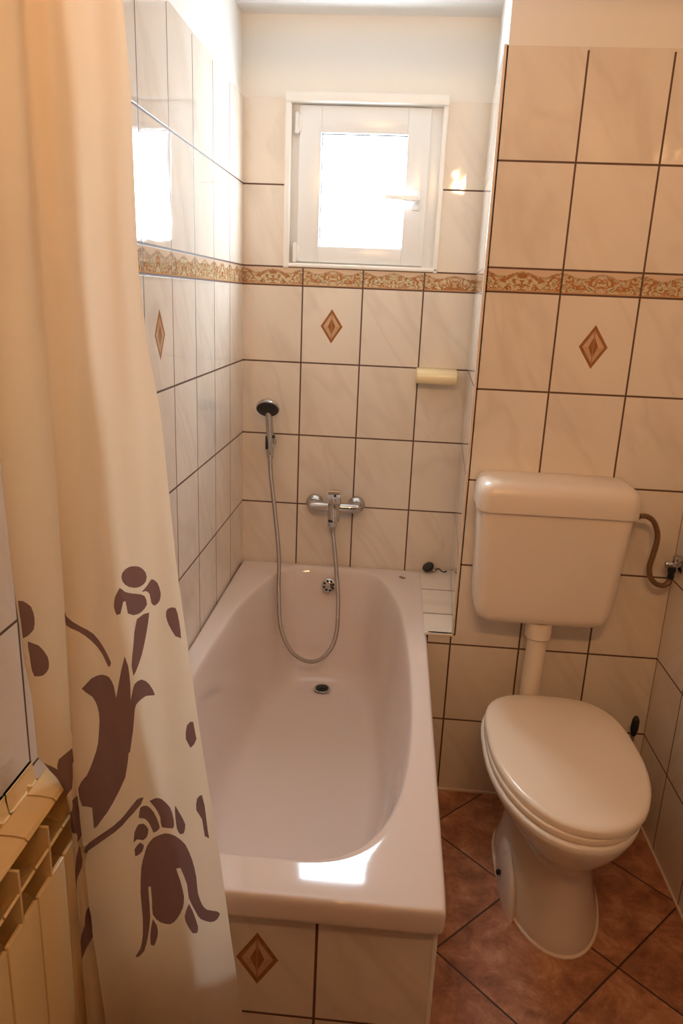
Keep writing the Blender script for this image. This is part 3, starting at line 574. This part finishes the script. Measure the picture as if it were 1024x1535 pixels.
MOTIFS_AND_SHADOW=[[(0.746,1.1137),(0.735,1.108),(0.711,1.1038),(0.681,1.1012),(0.652,1.1011),(0.63,1.1029),(0.614,1.1067),(0.604,1.1118),(0.602,1.1179),(0.608,1.1233),(0.621,1.1276),(0.639,1.1302),(0.665,1.1305),(0.696,1.1287),(0.724,1.1246),(0.742,1.1194)],[(0.59,1.103),(0.566,1.0914),(0.554,1.0771),(0.564,1.0653),(0.582,1.0671),(0.598,1.0831),(0.608,1.0846),(0.612,1.067),(0.634,1.0635),(0.678,1.0663),(0.724,1.0762),(0.714,1.0877),(0.68,1.0915),(0.64,1.0938),(0.61,1.0972)],[(0.784,1.1099),(0.826,1.104),(0.842,1.0891),(0.826,1.0785),(0.786,1.0731),(0.759,1.0771),(0.753,1.0898),(0.727,1.0946),(0.696,1.0942),(0.746,1.1028)],[(0.648,1.0574),(0.734,1.0647),(0.717,1.0509),(0.672,1.0192),(0.635,0.994),(0.607,0.9764),(0.604,0.9916),(0.62,1.0212)],[(0.265,1.0665),(0.288,1.0584),(0.351,1.0424),(0.407,1.0301),(0.466,1.013),(0.506,0.9947),(0.486,0.9863),(0.454,1.0021),(0.394,1.0199),(0.345,1.0344),(0.279,1.0461),(0.265,1.052)],[(0.342,0.9498),(0.383,0.9641),(0.437,0.9713),(0.487,0.9711),(0.511,0.9594),(0.518,0.9428),(0.538,0.9644),(0.581,1.0063),(0.591,0.9922),(0.592,0.9649),(0.586,0.9405),(0.595,0.9512),(0.608,0.9645),(0.638,0.9704),(0.678,0.9622),(0.707,0.9454),(0.651,0.9453),(0.613,0.9367),(0.599,0.927),(0.584,0.8956),(0.559,0.8597),(0.553,0.8593),(0.52,0.8177),(0.437,0.7706),(0.373,0.7395),(0.341,0.7264),(0.342,0.7616),(0.297,0.7666),(0.281,0.7958),(0.334,0.8145),(0.366,0.8388),(0.391,0.8639),(0.407,0.8999),(0.402,0.9208),(0.382,0.9364)],[(0.021,1.0459),(0.037,1.0455),(0.056,1.0368),(0.061,1.0195),(0.056,1.0019),(0.037,0.9914),(0.02,0.9882),(0.021,1.0126)],[(0.036,0.9836),(0.063,0.9771),(0.082,0.9592),(0.082,0.9414),(0.064,0.9307),(0.039,0.9298),(0.036,0.938),(0.036,0.9594)],[(0.245,0.8745),(0.11,0.8302),(0.095,0.8188),(0.047,0.8244),(0.019,0.8065),(0.021,0.7839),(0.119,0.7949),(0.142,0.8211)],[(0.124,0.7804),(0.116,0.7795),(0.111,0.7671),(0.027,0.7591),(0.03,0.7563),(0.03,0.7418),(0.027,0.7367),(0.118,0.7276),(0.12,0.7111),(0.128,0.7117),(0.269,0.7603)],[(0.126,0.7036),(0.106,0.6869),(0.03,0.6445),(0.029,0.61),(0.076,0.6445),(0.128,0.6647),(0.13,0.6856)],[(0.129,0.5864),(0.118,0.5651),(0.024,0.5327),(0.023,0.5158),(0.022,0.4965),(0.106,0.5219),(0.132,0.5295),(0.277,0.5604),(0.26,0.5908)],[(0.242,0.7032),(0.211,0.6795),(0.423,0.7301),(0.495,0.755),(0.563,0.7834),(0.593,0.7868),(0.578,0.7756),(0.501,0.7455),(0.43,0.7205),(0.194,0.6662),(0.295,0.6988)],[(0.614,0.7812),(0.639,0.7851),(0.673,0.7828),(0.718,0.7679),(0.73,0.7477),(0.72,0.7328),(0.654,0.7363),(0.652,0.7525),(0.634,0.7694)],[(0.574,0.7704),(0.602,0.7734),(0.625,0.7628),(0.641,0.7444),(0.642,0.7346),(0.615,0.7282),(0.603,0.7436),(0.586,0.7522),(0.561,0.7533)],[(0.557,0.742),(0.58,0.7438),(0.597,0.734),(0.587,0.7212),(0.572,0.7155),(0.541,0.7156),(0.521,0.7085),(0.532,0.7266)],[(0.555,0.7113),(0.571,0.7069),(0.558,0.6949),(0.522,0.6847),(0.522,0.6969)],[(0.751,0.7702),(0.777,0.7531),(0.8,0.7344),(0.781,0.7203),(0.759,0.7204),(0.743,0.7301),(0.742,0.7499)],[(0.568,0.6911),(0.545,0.6667),(0.527,0.6209),(0.523,0.575),(0.512,0.5431),(0.491,0.5161),(0.457,0.4972),(0.469,0.4964),(0.51,0.5133),(0.541,0.5463),(0.562,0.5814),(0.568,0.6339),(0.579,0.6357),(0.577,0.6089),(0.574,0.5849),(0.601,0.5713),(0.64,0.5665),(0.675,0.5749),(0.715,0.5926),(0.731,0.6127),(0.721,0.6408),(0.706,0.6638),(0.731,0.664),(0.758,0.6321),(0.758,0.6078),(0.789,0.581),(0.815,0.5659),(0.876,0.5577),(0.918,0.5605),(0.945,0.5708),(0.927,0.5753),(0.865,0.581),(0.838,0.591),(0.82,0.6131),(0.823,0.6428),(0.811,0.673),(0.782,0.7012),(0.727,0.7196),(0.669,0.7262),(0.613,0.7197),(0.583,0.7055)],[(0.572,0.5773),(0.586,0.5654),(0.585,0.5486),(0.564,0.5279),(0.546,0.5281),(0.551,0.547)],[(0.755,0.5973),(0.773,0.582),(0.793,0.553),(0.782,0.5411),(0.755,0.5422),(0.727,0.5604),(0.719,0.5766)],[(0.874,1.0652),(0.934,1.0643),(0.949,1.0459),(0.946,1.0196),(0.904,1.024),(0.868,1.0425),(0.857,1.0561)],[(0.953,0.8935),(0.961,0.8667),(0.902,0.8538),(0.88,0.8693),(0.901,0.8897)],[(0.937,0.7765),(0.944,0.7585),(0.94,0.7165),(0.941,0.7037),(0.912,0.7086),(0.911,0.7371),(0.881,0.7537),(0.898,0.7723)]]  # print outlines; swaths beside the radiator also paint the fold's deep shadow

def curtain_mat(name,c0,c1,tw):
    m,nt,b=mat(name); N=NB(nt); out=nt.nodes['Material Output']
    tc=N.n('ShaderNodeTexCoord').outputs['Object']; nz=N.noise(tc,14,3)
    col=N.mix(nz,c0,c1); nt.links.new(col,b.inputs['Base Color']); b.inputs['Roughness'].default_value=.5; b.inputs['Specular IOR Level'].default_value=.3
    wv=N.n('ShaderNodeTexNoise'); sc=N.n('ShaderNodeMapping'); sc.inputs['Scale'].default_value=(14,14,5); nt.links.new(tc,sc.inputs[0]); nt.links.new(sc.outputs[0],wv.inputs['Vector']); wv.inputs['Scale'].default_value=1; wv.inputs['Detail'].default_value=3
    bn=N.bump(wv.outputs[0],.35,.012); nt.links.new(bn,b.inputs['Normal'])
    t=N.n('ShaderNodeBsdfTranslucent'); nt.links.new(col,t.inputs[0]); nt.links.new(bn,t.inputs['Normal'])
    mx=N.n('ShaderNodeMixShader'); mx.inputs[0].default_value=tw; nt.links.new(b.outputs[0],mx.inputs[1]); nt.links.new(t.outputs[0],mx.inputs[2]); nt.links.new(mx.outputs[0],out.inputs[0]); return m
M_CUR=curtain_mat('curtain_fabric',(.85,.73,.56),(.88,.77,.61),.66)
M_PRINT_SHADOW=curtain_mat('curtain_print_and_shadow',(.22,.13,.125),(.26,.155,.145),.45)
W_=.32
pts=[];S_=[-1+.04*i for i in range(0,24)]+[-.05,-.035,-.02,-.01]+[round(.02*i,4) for i in range(0,51)]
Zs=[2.17-.02*i for i in range(0,106)]
Zs[-1]=.06
pts=[];edges=[]
idx={}
for j,z_ in enumerate(Zs):
    for i,s_ in enumerate(S_):
        idx[(i,j)]=len(pts); pts.append(Vector((s_*W_,z_)))
nS,nZ=len(S_),len(Zs)
for i in range(nS-1): edges+= [(idx[(i,0)],idx[(i+1,0)]),(idx[(i,nZ-1)],idx[(i+1,nZ-1)])]
for j in range(nZ-1): edges+= [(idx[(0,j)],idx[(0,j+1)]),(idx[(nS-1,j)],idx[(nS-1,j+1)])]
polys=[]
for mo in MOTIFS_AND_SHADOW:
    # round the traced outline a little
    P=[Vector((a*W_,b2)) for a,b2 in mo]; n=len(P); Q=[]
    for i in range(n):
        a,b2,c2,d2=P[i-1],P[i],P[(i+1)%n],P[(i+2)%n]
        sharp=(b2-a).length>1e-6 and (c2-b2).length>1e-6 and (b2-a).normalized().dot((c2-b2).normalized())<.2
        Q.append(b2.copy())
        L2=(c2-b2).length
        if L2>.008:
            m1=.5*(b2+c2)+ (b2-a+c2-d2)*.0625*(0 if sharp else .8); Q.append(m1)
    polys.append(Q); k0=len(pts); pts+=Q; edges+=[(k0+i,k0+(i+1)%len(Q)) for i in range(len(Q))]
V2,E2,F2,_,_,_=delaunay_2d_cdt(pts,edges,[],0,1e-5)
def inside(p,Q):
    c=False; n=len(Q); x,y=p
    for i in range(n):
        x1,y1=Q[i]; x2,y2=Q[(i+1)%n]
        if (y1>y)!=(y2>y) and x<(x2-x1)*(y-y1)/(y2-y1)+x1: c=not c
    return c
BB=[(min(v.x for v in Q),max(v.x for v in Q),min(v.y for v in Q),max(v.y for v in Q)) for Q in polys]
me=bpy.data.meshes.new('shower_curtain')
me.from_pydata([surf(v.x/W_,v.y,CT) for v in V2],[],[list(f_) for f_ in F2 if len(f_)>=3])
cu=link('shower_curtain',me,[M_CUR,M_PRINT_SHADOW],None,True)
FF=[f_ for f_ in F2 if len(f_)>=3]
for p_,f_ in zip(me.polygons,FF):
    cx_=sum(V2[i].x for i in f_)/len(f_); cy_=sum(V2[i].y for i in f_)/len(f_)
    for Q,bb in zip(polys,BB):
        if bb[0]<=cx_<=bb[1] and bb[2]<=cy_<=bb[3] and inside((cx_,cy_),Q): p_.material_index=1; break
me.update()
tag(cu,'cream shower curtain with brown flower print drawn to the left wall','shower curtain')
cr=thing('shower_rail','white shower rail running across the room above the tub end','curtain rail',(.66,-1.655,2.20))
bm=bmesh.new(); cyl(bm,(0,-1.655,2.20),(XR,-1.655,2.20),.011,seg=18); bm_obj('rail',bm,M_PVC,cr,True,40)
for xx,s_ in ((0,1),(XR,-1)):
    bm=bmesh.new(); revolve(bm,[(.026,0),(.026,.006),(.016,.012),(.016,.03)],(xx,-1.655,2.20),(s_,0,0)); bm_obj('end_socket',bm,M_PVC,cr,True,40)
ring0=None
RL=['white curtain ring on the shower rail, the one closest to the left wall','white curtain ring on the shower rail, second from the left wall','white curtain ring on the shower rail, third from the left wall','white curtain ring on the shower rail, fourth from the left wall','white curtain ring on the shower rail, fifth from the left wall','white curtain ring on the shower rail, at the free edge of the curtain']
for k in range(6):
    if ring0 is None:
        bm=bmesh.new(); n=20
        rg=[[Vector((.0018*math.cos(b2),(.0185+.0018*math.sin(b2))*math.cos(a),(.0185+.0018*math.sin(b2))*math.sin(a))) for b2 in [2*PI*j/8 for j in range(8)]] for a in [2*PI*i/n for i in range(n)]]
        ring_loft(bm,rg+[rg[0]]); bmesh.ops.remove_doubles(bm,verts=bm.verts[:],dist=1e-5); o=bm_obj('curtain_ring',bm,M_PVC,None,True); ring0=o
    else: o=ring0.copy(); COL.objects.link(o)
    o.location=(.045+.030*k,-1.655,2.19); tag(o,RL[k],'curtain ring','curtain rings on the shower rail')
